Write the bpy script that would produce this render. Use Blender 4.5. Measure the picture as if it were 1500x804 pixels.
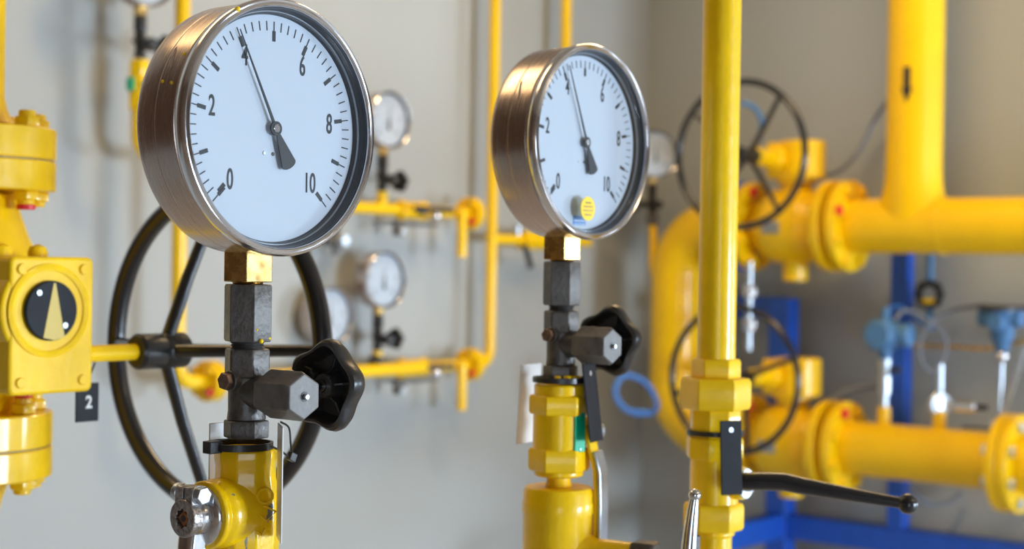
import bpy, bmesh, math
from math import sin, cos, pi, radians as R
from mathutils import Matrix, Vector

for o in list(bpy.data.objects): bpy.data.objects.remove(o)
S = bpy.context.scene
COL = S.collection

# ------------------------------------------------------------------ camera
F = 2300.0
CAM_Z = 1.5
ROLL, PITCH = 0.016, R(0.45)
fwd = Vector((0, cos(PITCH), -sin(PITCH)))
rt0 = Vector((1, 0, 0)); up0 = rt0.cross(fwd)
rt = rt0*cos(ROLL) + up0*sin(ROLL)
up = up0*cos(ROLL) - rt0*sin(ROLL)
cam_d = bpy.data.cameras.new('camera')
cam_d.sensor_width = 36; cam_d.lens = F/1500*36
cam_d.clip_start = .05
cam = bpy.data.objects.new('camera', cam_d); COL.objects.link(cam)
CP = Vector((0, 0, CAM_Z))
cam.matrix_world = Matrix(((rt.x, up.x, -fwd.x, 0), (rt.y, up.y, -fwd.y, 0), (rt.z, up.z, -fwd.z, CAM_Z), (0, 0, 0, 1)))
S.camera = cam
cam_d.dof.use_dof = True
cam_d.dof.focus_distance = 1.04
cam_d.dof.aperture_fstop = cam_d.lens/7.3
cam_d.dof.aperture_blades = 0

def at(px, py, Y):
    r = fwd + rt*((px-750)/F) + up*((402-py)/F)
    return CP + r*(Y/r.y)

AU = R(51)
U = Vector((cos(AU), sin(AU), 0))        # dial "right": right and away
N = Vector((sin(AU), -cos(AU), 0))       # dial normal: right and towards
Z = Vector((0, 0, 1))
def frame(o, ex, ey, ez):
    return Matrix(((ex.x, ey.x, ez.x, o.x), (ex.y, ey.y, ez.y, o.y), (ex.z, ey.z, ez.z, o.z), (0, 0, 0, 1)))
def FG(o): return frame(o, U, Z, N)
def FS(o): return frame(o, U, -N, Z)
def FWH(o): return frame(o, N, Z, -U)
def along(B, d, px):
    """point on the line B + t d that lies above image column px"""
    k = (px-750)/F
    def f(t):
        q = B + d*t - CP
        return q.dot(rt) - k*q.dot(fwd)
    f0, f1 = f(0), f(1)
    return B + d*(-f0/(f1-f0))

# ------------------------------------------------------------------ world, exposure
w = bpy.data.worlds.new('world'); S.world = w; w.use_nodes = True
w.node_tree.nodes['Background'].inputs[0].default_value = (.5, .5, .5, 1)
w.node_tree.nodes['Background'].inputs[1].default_value = .02
S.view_settings.view_transform = 'Standard'; S.view_settings.look = 'None'
S.view_settings.gamma = 1; S.view_settings.use_curve_mapping = False
S.view_settings.exposure = 0.0

# room corner and room coordinates (a along -U, b along N)
WL = at(560, 390, 4.65)
CORNER = along(Vector((WL.x, WL.y, CAM_Z)), U, 945); CORNER.z = 0
def room(a, b, z=0): return Vector((CORNER.x, CORNER.y, 0)) - U*a + N*b + Z*z
CEIL = 3.3
def area(name, loc, target, sx, sy, power, col):
    l = bpy.data.lights.new(name, 'AREA'); l.shape = 'RECTANGLE'; l.size = sx; l.size_y = sy
    l.energy = power; l.color = col
    o = bpy.data.objects.new(name, l); COL.objects.link(o)
    o.location = loc; o.rotation_euler = (target-loc).to_track_quat('-Z', 'Y').to_euler()
    return o
COOL = (.66, .82, 1.0); WARM = (1.0, .70, .36)
WIN = [(-3.3, 1.5), (1.9, 1.5)]
for (a, wd), pw in zip(WIN, (430, 370)):
    area('window_and_fill_light', room(a, 7.93, .95), room(a, 0, .95), wd, 1.3, pw, COOL)
area('window_and_fill_light', room(6.93, 5.6, 1.1), room(0, 5.0, 1.0), 1.5, 1.3, 32, COOL)  # unseen cool fill, added to brighten the right wall; no known window
LAMPS = [(1.5, 1.5, 34), (4.0, 1.0, 8), (3.0, 5.0, 8)]
for a, b, pw in LAMPS:
    area('ceiling_light_glow', room(a, b, CEIL-.09), room(a, b, 0), 1.15, .25, pw, WARM)

# ------------------------------------------------------------------ materials
def mat(name, col, rough=.5, metal=0, coat=0, noise=0, nscale=20, bump=0, bscale=60, stretch=None, rvar=0, alpha=None, coords='Object'):
    m = bpy.data.materials.new(name); m.use_nodes = True
    nt = m.node_tree; b = nt.nodes['Principled BSDF']
    b.inputs['Base Color'].default_value = (*col, 1)
    b.inputs['Roughness'].default_value = rough
    b.inputs['Metallic'].default_value = metal
    b.inputs['Coat Weight'].default_value = coat
    b.inputs['Coat Roughness'].default_value = .08
    tc = nt.nodes.new('ShaderNodeTexCoord'); mp = nt.nodes.new('ShaderNodeMapping')
    nt.links.new(tc.outputs[coords], mp.inputs[0])
    if stretch: mp.inputs['Scale'].default_value = stretch
    if noise or rvar:
        n = nt.nodes.new('ShaderNodeTexNoise'); n.inputs['Scale'].default_value = nscale; n.inputs['Detail'].default_value = 5
        nt.links.new(mp.outputs[0], n.inputs['Vector'])
        if noise:
            mr = nt.nodes.new('ShaderNodeMapRange'); mr.inputs[1].default_value = .3; mr.inputs[2].default_value = .7
            mr.inputs[3].default_value = 1-noise; mr.inputs[4].default_value = 1+noise*.4
            nt.links.new(n.outputs[0], mr.inputs[0])
            vm = nt.nodes.new('ShaderNodeVectorMath'); vm.operation = 'SCALE'
            vm.inputs[0].default_value = col; nt.links.new(mr.outputs[0], vm.inputs['Scale'])
            nt.links.new(vm.outputs[0], b.inputs['Base Color'])
        if rvar:
            m2 = nt.nodes.new('ShaderNodeMapRange'); m2.inputs[1].default_value = .3; m2.inputs[2].default_value = .7
            m2.inputs[3].default_value = max(.02, rough-rvar); m2.inputs[4].default_value = rough+rvar
            nt.links.new(n.outputs[0], m2.inputs[0]); nt.links.new(m2.outputs[0], b.inputs['Roughness'])
    if bump:
        n2 = nt.nodes.new('ShaderNodeTexNoise'); n2.inputs['Scale'].default_value = bscale; n2.inputs['Detail'].default_value = 4
        nt.links.new(mp.outputs[0], n2.inputs['Vector'])
        bp = nt.nodes.new('ShaderNodeBump'); bp.inputs['Strength'].default_value = bump; bp.inputs['Distance'].default_value = .002
        nt.links.new(n2.outputs[0], bp.inputs['Height']); nt.links.new(bp.outputs[0], b.inputs['Normal'])
    return m

M = {}
M['yellow'] = mat('yellow_paint', (.97, .60, .0), .36, 0, .35, noise=.10, nscale=30, bump=.25, bscale=90)
M['yellow_far'] = mat('yellow_pipe_paint', (.93, .57, .0), .38, 0, .3, noise=.08, nscale=5, bump=.1, bscale=30)
M['steel'] = mat('brushed_steel', (.58, .47, .41), .25, 1, noise=.10, nscale=30, stretch=(.5, .5, 40), rvar=.05)
M['bezel'] = mat('polished_steel', (.74, .73, .74), .16, 1, rvar=.03, nscale=40)
M['chrome'] = mat('worn_chrome', (.72, .72, .73), .18, 1, noise=.15, nscale=120, rvar=.08)
M['zinc'] = mat('galvanised_steel', (.6, .65, .7), .35, 1, noise=.15, nscale=60)
M['castmetal'] = mat('rough_cast_steel', (.42, .38, .36), .36, .9, noise=.4, nscale=260, bump=.4, bscale=400)
M['brass'] = mat('brass', (.78, .50, .17), .26, 1, noise=.22, nscale=90, rvar=.08)
M['dark'] = mat('phosphated_steel', (.135, .125, .115), .42, .6, noise=.3, nscale=160, bump=.25, bscale=300, rvar=.08)
M['dark2'] = mat('grey_forged_steel', (.17, .16, .15), .5, .3, noise=.25, nscale=160, bump=.25, bscale=260, rvar=.08)
M['black'] = mat('black_plastic', (.022, .021, .021), .34, noise=.2, nscale=100, bump=.15, bscale=200, rvar=.06)
M['blackpaint'] = mat('black_gloss_paint', (.012, .012, .014), .25, 0, .3, bump=.12, bscale=60)
M['dial'] = mat('dial_white', (.54, .59, .675), .5)
M['ink'] = mat('dial_ink', (.012, .013, .018), .5)
M['gasket'] = mat('dark_inner_ring', (.03, .033, .04), .4)
M['greyring'] = mat('grey_inner_ring', (.35, .37, .40), .35, .6)
M['rust'] = mat('rusty_iron', (.38, .14, .035), .8, .1, noise=.5, nscale=300, bump=.6, bscale=300)
M['bolt'] = mat('brown_tarnished_bolt', (.30, .20, .16), .38, .8, noise=.3, nscale=200)
M['white'] = mat('white_plastic_card', (.72, .71, .68), .35)
M['blue'] = mat('blue_frame_paint', (.014, .10, .56), .4, noise=.1)
M['tblue'] = mat('transmitter_blue', (.07, .19, .38), .45, noise=.1)
M['red'] = mat('red_plastic', (.72, .02, .03), .35)
M['green'] = mat('green_label', (.0, .50, .26), .4, noise=.2, nscale=200)
M['hose_blue'] = mat('blue_hose_plastic', (.06, .20, .55), .35)
M['hose_grey'] = mat('grey_cable_sheath', (.17, .19, .23), .5)
M['sticker'] = mat('yellow_sticker_paper', (.95, .62, .0), .5)
M['lblue'] = mat('label_blue_ink', (.12, .28, .62), .5)
M['tagblack'] = mat('black_tag_plastic', (.016, .017, .021), .5, noise=.2, nscale=60)
M['tagblack'].node_tree.nodes['Principled BSDF'].inputs['Specular IOR Level'].default_value = .15
M['olive'] = mat('indicator_gold', (.60, .42, .05), .4)
M['wall'] = mat('painted_wall_panel', (.375, .39, .378), .6, noise=.05, nscale=2.0, bump=.15, bscale=60, stretch=(1, 1, .15))
M['wallside'] = mat('brown_wall_paint', (.26, .18, .12), .7, noise=.08, nscale=2)
M['added_panel'] = mat('added_dark_panel', (.13, .075, .045), .55, noise=.3, nscale=6, stretch=(1, 1, .1))  # brown of the unseen panels added for reflections
M['floor'] = mat('grey_floor_coating', (.55, .56, .58), .4, noise=.15, nscale=4)
M['ceil'] = mat('ceiling_boards', (.42, .33, .24), .7, noise=.1, nscale=3)
M['frame'] = mat('white_window_frame', (.7, .7, .7), .4)
def chips(m, thresh=.69):
    nt = m.node_tree; b = nt.nodes['Principled BSDF']
    n = nt.nodes.new('ShaderNodeTexNoise'); n.inputs['Scale'].default_value = 75; n.inputs['Detail'].default_value = 3
    tc = nt.nodes.new('ShaderNodeTexCoord'); mp = nt.nodes.new('ShaderNodeMapping'); mp.inputs['Scale'].default_value = (1.4, 1.4, .5)
    nt.links.new(tc.outputs['Object'], mp.inputs[0]); nt.links.new(mp.outputs[0], n.inputs['Vector'])
    cr = nt.nodes.new('ShaderNodeMapRange'); cr.inputs[1].default_value = thresh; cr.inputs[2].default_value = thresh+.015
    nt.links.new(n.outputs[0], cr.inputs[0])
    mx = nt.nodes.new('ShaderNodeMix'); mx.data_type = 'RGBA'
    src = b.inputs['Base Color'].links[0].from_socket
    nt.links.new(cr.outputs[0], mx.inputs[0]); nt.links.new(src, mx.inputs[6]); mx.inputs[7].default_value = (.22, .21, .19, 1)
    nt.links.new(mx.outputs[2], b.inputs['Base Color'])
M['yellow_chip'] = mat('chipped_yellow_paint', (.96, .59, .0), .30, 0, .5, noise=.12, nscale=40, bump=.6, bscale=70)
chips(M['yellow_chip'], .675)
for k_ in ('yellow', 'yellow_far', 'yellow_chip'): M[k_].node_tree.nodes['Principled BSDF'].inputs['Specular IOR Level'].default_value = .3
def glass():
    m = bpy.data.materials.new('clear_glass'); m.use_nodes = True; nt = m.node_tree; nt.nodes.clear()
    o = nt.nodes.new('ShaderNodeOutputMaterial'); mx = nt.nodes.new('ShaderNodeMixShader'); lw = nt.nodes.new('ShaderNodeLayerWeight'); lw.inputs[0].default_value = .5
    pw = nt.nodes.new('ShaderNodeMath'); pw.operation = 'POWER'; pw.inputs[1].default_value = 5; nt.links.new(lw.outputs['Facing'], pw.inputs[0])
    f = nt.nodes.new('ShaderNodeMath'); f.operation = 'MULTIPLY_ADD'; f.inputs[1].default_value = .9; f.inputs[2].default_value = .03; nt.links.new(pw.outputs[0], f.inputs[0])
    t = nt.nodes.new('ShaderNodeBsdfTransparent'); t.inputs[0].default_value = (.97, .98, .98, 1)
    g = nt.nodes.new('ShaderNodeBsdfGlossy'); g.inputs['Roughness'].default_value = .02
    nt.links.new(f.outputs[0], mx.inputs[0]); nt.links.new(t.outputs[0], mx.inputs[1]); nt.links.new(g.outputs[0], mx.inputs[2]); nt.links.new(mx.outputs[0], o.inputs[0])
    return m
M['glass'] = glass()
def emit(name, col, s):
    m = bpy.data.materials.new(name); m.use_nodes = True; b = m.node_tree.nodes['Principled BSDF']
    b.inputs['Base Color'].default_value = (*col, 1); b.inputs['Emission Color'].default_value = (*col, 1); b.inputs['Emission Strength'].default_value = s
    return m
M['lampface'] = emit('lamp_diffuser', WARM, 6)
M['skyface'] = emit('bright_window_sky', COOL, 8)

# ------------------------------------------------------------------ mesh builder
I4 = Matrix()
def T(x, y, z): return Matrix.Translation((x, y, z))
def RX(a): return Matrix.Rotation(a, 4, 'X')
def RY(a): return Matrix.Rotation(a, 4, 'Y')
def RZ(a): return Matrix.Rotation(a, 4, 'Z')
AX = RY(pi/2)        # local z -> +x
AY = RX(-pi/2)       # local z -> +y
def ngon(n, r, ph=0): return [(r*cos(ph+2*pi*i/n), r*sin(ph+2*pi*i/n)) for i in range(n)]
class MB:
    def __init__(s): s.bm = bmesh.new()
    def v(s, p, m): return s.bm.verts.new(m @ Vector(p))
    def face(s, vs):
        try: s.bm.faces.new(vs)
        except ValueError: pass
    def lathe(s, prof, seg=40, m=I4, fr=None):
        rings = []
        for r, z in prof:
            if r < 1e-7: rings.append([s.v((0, 0, z), m)])
            else:
                ring = []
                for i in range(seg):
                    a = 2*pi*i/seg; q = r*(fr(a, r) if fr else 1)
                    ring.append(s.v((q*cos(a), q*sin(a), z), m))
                rings.append(ring)
        for A, B in zip(rings, rings[1:]):
            for i in range(seg):
                j = (i+1) % seg
                if len(A) == 1 and len(B) == 1: continue
                if len(A) == 1: s.face([A[0], B[i], B[j]])
                elif len(B) == 1: s.face([A[i], A[j], B[0]])
                else: s.face([A[i], A[j], B[j], B[i]])
        return s
    def cyl(s, r, z0, z1, m=I4, seg=32, c=0):
        if c: return s.lathe([(0, z0), (r-c, z0), (r, z0+c), (r, z1-c), (r-c, z1), (0, z1)], seg, m)
        return s.lathe([(0, z0), (r, z0), (r, z1), (0, z1)], seg, m)
    def prism(s, poly, z0, z1, m=I4):
        a = [s.v((x, y, z0), m) for x, y in poly]; b = [s.v((x, y, z1), m) for x, y in poly]
        n = len(poly); s.face(a[::-1]); s.face(b)
        for i in range(n): s.face([a[i], a[(i+1) % n], b[(i+1) % n], b[i]])
        return s
    def nut(s, n, r, z0, z1, ph=0, m=I4, c=.08):
        """hexagonal body whose corners are turned down at both ends"""
        h = (z1-z0); d = min(abs(h)*.14, r*c*2)*(1 if h > 0 else -1)
        lv = [(z0, 1-c), (z0+d, 1), (z1-d, 1), (z1, 1-c)]
        rings = [[s.v((x*k, y*k, z), m) for x, y in ngon(n, r, ph)] for z, k in lv]
        for A, B in zip(rings, rings[1:]):
            for i in range(n): s.face([A[i], A[(i+1) % n], B[(i+1) % n], B[i]])
        s.face(rings[0][::-1]); s.face(rings[-1]); return s
    def box(s, x0, x1, y0, y1, z0, z1, m=I4):
        return s.prism([(x0, y0), (x1, y0), (x1, y1), (x0, y1)], z0, z1, m)
    def sphere(s, r, m=I4, seg=24, rings=14, sz=1):
        return s.lathe([(0 if i in (0, rings) else r*sin(pi*i/rings), -r*sz*cos(pi*i/rings)) for i in range(rings+1)], seg, m)
    def torus(s, Rr, r, m=I4, seg=96, sec=16, sz=1):
        rings = []
        for i in range(seg):
            a = 2*pi*i/seg
            rings.append([s.v(((Rr+r*cos(b))*cos(a), (Rr+r*cos(b))*sin(a), r*sz*sin(b)), m) for b in [2*pi*j/sec for j in range(sec)]])
        for i in range(seg):
            A, B = rings[i], rings[(i+1) % seg]
            for j in range(sec): s.face([A[j], B[j], B[(j+1) % sec], A[(j+1) % sec]])
        return s
    def tube(s, pts, r, seg=16, m=I4, flat=1):
        pts = [Vector(p) for p in pts]; n = len(pts)
        rs = r if isinstance(r, (list, tuple)) else [r]*n
        tan = [(pts[min(i+1, n-1)]-pts[max(i-1, 0)]).normalized() for i in range(n)]
        ref = Vector((0, 0, 1)) if abs(tan[0].z) < .9 else Vector((1, 0, 0))
        nx = tan[0].cross(ref).normalized(); rings = []
        for i in range(n):
            nx = (nx - tan[i]*nx.dot(tan[i])).normalized(); ny = tan[i].cross(nx)
            rings.append([s.v(pts[i] + nx*cos(a)*rs[i] + ny*sin(a)*rs[i]*flat, m) for a in [2*pi*k/seg for k in range(seg)]])
        for A, B in zip(rings, rings[1:]):
            for k in range(seg): s.face([A[k], A[(k+1) % seg], B[(k+1) % seg], B[k]])
        s.face(rings[0][::-1]); s.face(rings[-1]); return s
    def text(s, body, size, m=I4, xs=1, depth=.0002, offset=0):
        c = bpy.data.curves.new('t', 'FONT'); c.body = body; c.size = size; c.align_x = 'CENTER'; c.align_y = 'CENTER'; c.extrude = depth; c.offset = offset
        o = bpy.data.objects.new('t', c); COL.objects.link(o)
        dg = bpy.context.evaluated_depsgraph_get(); me = bpy.data.meshes.new_from_object(o.evaluated_get(dg))
        me.transform(m @ Matrix.Diagonal((xs, 1, 1, 1))); s.bm.from_mesh(me)
        bpy.data.objects.remove(o); bpy.data.meshes.remove(me); return s
    def build(s, name, mt, parent=None, bevel=0, ang=35, world=None, seg=2):
        bmesh.ops.recalc_face_normals(s.bm, faces=s.bm.faces[:])
        me = bpy.data.meshes.new(name); s.bm.to_mesh(me); s.bm.free()
        me.polygons.foreach_set('use_smooth', [True]*len(me.polygons))
        me.set_sharp_from_angle(angle=R(ang))
        me.materials.append(mt)
        o = bpy.data.objects.new(name, me); COL.objects.link(o)
        if parent: o.parent = parent
        if world is not None: o.matrix_world = world
        if bevel:
            b = o.modifiers.new('bevel', 'BEVEL'); b.width = bevel; b.segments = seg; b.limit_method = 'ANGLE'; b.angle_limit = R(28); b.harden_normals = False
        return o
def spline(pts, k=8):
    P = [Vector(p) for p in pts]; P = [P[0]*2-P[1]] + P + [P[-1]*2-P[-2]]; out = []
    for i in range(1, len(P)-2):
        for j in range(k):
            t = j/k; a, b, c, d = P[i-1], P[i], P[i+1], P[i+2]
            out.append(.5*((2*b)+(c-a)*t+(2*a-5*b+4*c-d)*t*t+(3*b-a-3*c+d)*t**3))
    out.append(P[-2]); return out
def arc(c, r, ex, ey, a0, a1, n=14):
    return [c + ex*r*cos(a0+(a1-a0)*i/n) + ey*r*sin(a0+(a1-a0)*i/n) for i in range(n+1)]
def tag(o, label, cat, group=None):
    o['label'] = label; o['category'] = cat
    if group: o['group'] = group
    return o
def thing(name, m, label, cat, group=None):
    o = bpy.data.objects.new(name, None); COL.objects.link(o); o.matrix_world = m; o.empty_display_size = .05
    return tag(o, label, cat, group)

# ------------------------------------------------------------------ room
def slab(name, a0, a1, b0, b1, z0, z1, mt):
    mb = MB(); vs = [room(a0, b0), room(a1, b0), room(a1, b1), room(a0, b1)]
    mb.prism([(v.x, v.y) for v in vs], z0, z1)
    o = mb.build(name, mt); o['kind'] = 'structure'; return o
slab('floor', -5.6, 7.1, -.1, 8.1, -.1, 0, M['floor'])
slab('ceiling', -5.6, 7.1, -.1, 8.1, CEIL, CEIL+.1, M['ceil'])
slab('wall_left', 0, 7.1, -.1, 0, 0, CEIL, M['wall'])
slab('wall_right', -.1, 0, -.1, 1.62, 0, CEIL, M['wall'])
slab('wall_far', -5.6, -.1, 1.52, 1.62, 0, CEIL, M['wall'])
slab('wall_side', 7.0, 7.1, 0, 8, 0, CEIL, M['wallside'])
slab('wall_back', -5.6, 7.1, 8.0, 8.1, 0, CEIL, M['wallside'])
slab('wall_end', -5.6, -5.5, 1.62, 8, 0, CEIL, M['wallside'])
for i, (a, wd) in enumerate(WIN):
    h = wd/2; z0, z1 = .3, 1.6; mb = MB()
    Wm = frame(room(a, 7.90, 0), -U, Z, -N)
    for x0, x1, y0, y1 in ((-h-.07, -h, z0-.07, z1+.07), (h, h+.07, z0-.07, z1+.07), (-h, h, z0-.07, z0), (-h, h, z1, z1+.07), (-.02, .02, z0, z1), (-h, h, (z0+z1)/2-.02, (z0+z1)/2+.02)):
        mb.box(x0, x1, y0, y1, -.1, .03, Wm)
    o = mb.build('window_%d' % (i+1), M['frame']); o['kind'] = 'structure'
Wm = frame(room(6.90, 5.6, 0), -N, Z, -U); mb = MB()  # frame made up around the added fill lamp
for x0, x1, y0, y1 in ((-.82, -.75, .38, 1.82), (.75, .82, .38, 1.82), (-.75, .75, .38, .45), (-.75, .75, 1.75, 1.82), (-.02, .02, .45, 1.75)):
    mb.box(x0, x1, y0, y1, -.03, .1, Wm)
o = mb.build('window_3', M['frame']); o['kind'] = 'structure'
slab('unseen_panel_1', 4.9, 7.0, 0, .04, .95, CEIL, M['added_panel'])  # unseen dark panel, added so the gauge case reflects brown
slab('unseen_panel_2', 6.96, 7.0, .04, 4.6, .95, CEIL, M['added_panel'])  # same added panel, continued out of view on the side wall
for k, (a, b, pw) in enumerate(LAMPS):
    t = thing('ceiling_light', frame(room(a, b, CEIL), U, N, -Z), ['long warm strip light over the pipe corner', 'long warm strip light over the left wall', 'long warm strip light behind the gauges'][k], 'ceiling light', 'strip lights on the ceiling')
    MB().box(-.62, .62, -.16, .16, 0, .06).build('housing', M['frame'], t, .008)
    MB().box(-.58, .58, -.13, .13, .06, .075).build('diffuser', M['lampface'], t)

# ------------------------------------------------------------------ pressure gauge
def scale_marks(detail=True):
    mb = MB()
    for i in range(51):
        v = i/5; a = R(225-27*v); m = RZ(a)
        mb.box(.0622, .0682, -.00035, .00035, 0, .0003, m)
        if i % 5 == 0: mb.box(.0555, .0622, -.0013, .0013, 0, .0003, m)
    mb.box(.0555, .0622, -.0036, -.0008, 0, .0003, RZ(R(225)) @ T(-.0015, .0008, 0))
    return mb
def gauge(Sp, val, label, group=None, sock_z=(.0702, .094), special=0):
    """Sp: point on the stem axis level with the needle valve's centre; gauge centre is .1736 above, .034 in front"""
    C = Sp + Z*.1712 + N*.034
    t = thing('pressure_gauge', FG(C) @ Matrix.Scale(1.013, 4), label, 'pressure gauge', group)
    case = MB().lathe([(0, -.0500), (.074, -.0500), (.0765, -.0498), (.0785, -.0490), (.0794, -.0476), (.0797, -.0462), (.0798, -.0452), (.0800, -.044), (.0800, -.0310), (.0800, -.0302), (.0799, -.0300), (.0800, -.0298), (.0800, -.029), (.0800, -.0130), (.0800, -.0122), (.0799, -.0120), (.0790, -.0116), (.0790, -.011), (.0790, -.0095), (.0770, -.0095)], 128)
    co = case.build('case', M['steel'], t, ang=50)
    if special:
        m = RZ(R(150))
        MB().tube([m @ Vector((.0795, .001+.018*(j/8-.5)*1.0*0, -.026)) if False else Vector((.0797*cos(R(158-1.7*j)), .0797*sin(R(158-1.7*j)), -.0235-.0006*j)) for j in range(9)], [.0003]+[.0011]*7+[.0003], 10).build('case_rib', M['steel'], co)
        MB().tube([Vector((.0797*cos(R(222+1.2*j)), .0797*sin(R(222+1.2*j)), -.0235-.0004*j)) for j in range(9)], [.0002]+[.0006]*7+[.0002], 10).build('case_rib', M['steel'], co)
    MB().lathe([(.0770, -.0095), (.0808, -.0095), (.0815, -.0085), (.0817, -.004), (.0812, -.0015), (.0803, -.0006), (.0793, -.0012), (.0787, -.0008), (.0775, -.0001), (.0765, -.0008), (.0762, -.003), (.0762, -.005), (.0770, -.0095)], 128).build('bezel_ring', M['bezel'], t, ang=60)
    MB().lathe([(.0760, -.0032), (.0760, -.0050), (.0752, -.0068), (.0750, -.0088), (.0742, -.0088), (.0745, -.0066), (.0752, -.0050), (.0755, -.0032), (.0760, -.0032)], 128).build('gasket_ring', M['gasket'], t)
    MB().lathe([(.0750, -.0086), (.0744, -.0104), (.0735, -.0104), (.0738, -.0086), (.0750, -.0086)], 128).build('inner_ring', M['greyring'], t)
    MB().lathe([(.0744, -.0103), (.0740, -.0130), (.0722, -.0130), (.0728, -.0103), (.0744, -.0103)], 128).build('dark_inner_ring', M['gasket'], t)
    d = MB().lathe([(0, -.0128), (.0745, -.0128), (.0745, -.0138), (0, -.0138)], 96).build('dial', M['dial'], t)
    mk = scale_marks(); mk.bm.transform(T(0, 0, -.0128)); mk.build('scale_markings', M['ink'], d)
    for v in (0, 2, 4, 6, 8, 10):
        x, y = {0: (-.0348, -.0345), 2: (-.0500, .0099), 4: (-.0240, .0436), 6: (.0251, .0420), 8: (.0500, .0063), 10: (.0330, -.0337)}[v]
        MB().text(str(v), .0184, T(x, y, -.0126), .59, .0001, .00020).build('numeral', M['ink'], d)
    a = R(225-27*val)
    p = MB(); m = RZ(a) @ T(0, 0, -.0098)
    p.prism([(.0670, -.00025), (.0670, .00025), (.004, .0011), (.004, -.0011)], 0, .0006, m)
    tail = [(-.003, .0014)] + [(-.003-.022, .0062)] + [(-.025-.0028*cos(R(q)), -.0062*sin(R(q))) for q in (-60, -30, 0, 30, 60)] + [(-.025, -.0062), (-.003, -.0014)]
    p.prism(tail, 0, .0006, m)
    p.cyl(.0046, -.0002, .0010, m, 32)
    po = p.build('pointer', M['ink'], t)
    MB().cyl(.0027, -.0118, -.0080, I4, 24, .0004).build('pointer_cap', M['bezel'], po)
    for x, y in ((-.0070, -.0160), (.0005, -.0162)):
        MB().cyl(.0012, -.0128, -.0122, T(x, y, 0), 16, .0002).build('dial_screw', M['zinc'] if x < 0 else M['dark'], d)
    MB().lathe([(0, -.0040), (.0758, -.0040), (.0758, -.0050), (0, -.0050)], 96).build('glass', M['glass'], t)
    # socket in gauge frame: local y is up, stem axis at z=-.034
    m = T(0, 0, -.034) @ RX(-pi/2)
    z0, z1 = sock_z[0]-.1712, sock_z[1]-.1712+.006
    so = MB().box(-.011, .011, -.011, .011, z0+.0027, z1, m).build('socket_block', M['brass'], t, .0006)
    MB().lathe([(0, z0-.001), (.0095, z0-.001), (.0100, z0+.0005), (.0093, z0+.0012), (.0100, z0+.002), (.0095, z0+.0035), (0, z0+.0035)], 32, m).build('threaded_neck', M['brass'], so)
    return t

# ------------------------------------------------------------------ needle valve
def lobed(amp, n, Rm, ph=0):
    return lambda a, r: 1+amp*cos(n*(a-ph))*(r/Rm)**3
def knob(parent, m):
    ph = R(8)
    k = MB().lathe([(0, -.0065), (.012, -.0068), (.020, -.0055), (.027, -.002), (.0295, .003), (.0302, .008), (.0295, .0115), (.0280, .0128), (.0262, .0120), (.0252, .0085), (.0240, .001), (.0215, -.0018), (.0105, -.003), (.0095, .000), (.0090, .0095), (.0078, .011), (.0045, .011), (.004, .010), (0, .010)], 120, m, lobed(.10, 5, .030, ph))
    ko = k.build('knob', M['black'], parent, ang=40)
    rb = MB()
    for i in range(5):
        mm = m @ RZ(ph+2*pi*i/5)
        rb.prism([(.008, -.0032), (.0262, -.0015), (.0262, .0062), (.0215, .0025), (.013, .0035), (.0085, .0085)], -.0009, .0009, mm @ RX(pi/2))
    rb.build('knob_rib', M['black'], ko, .0004)
    return ko
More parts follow.
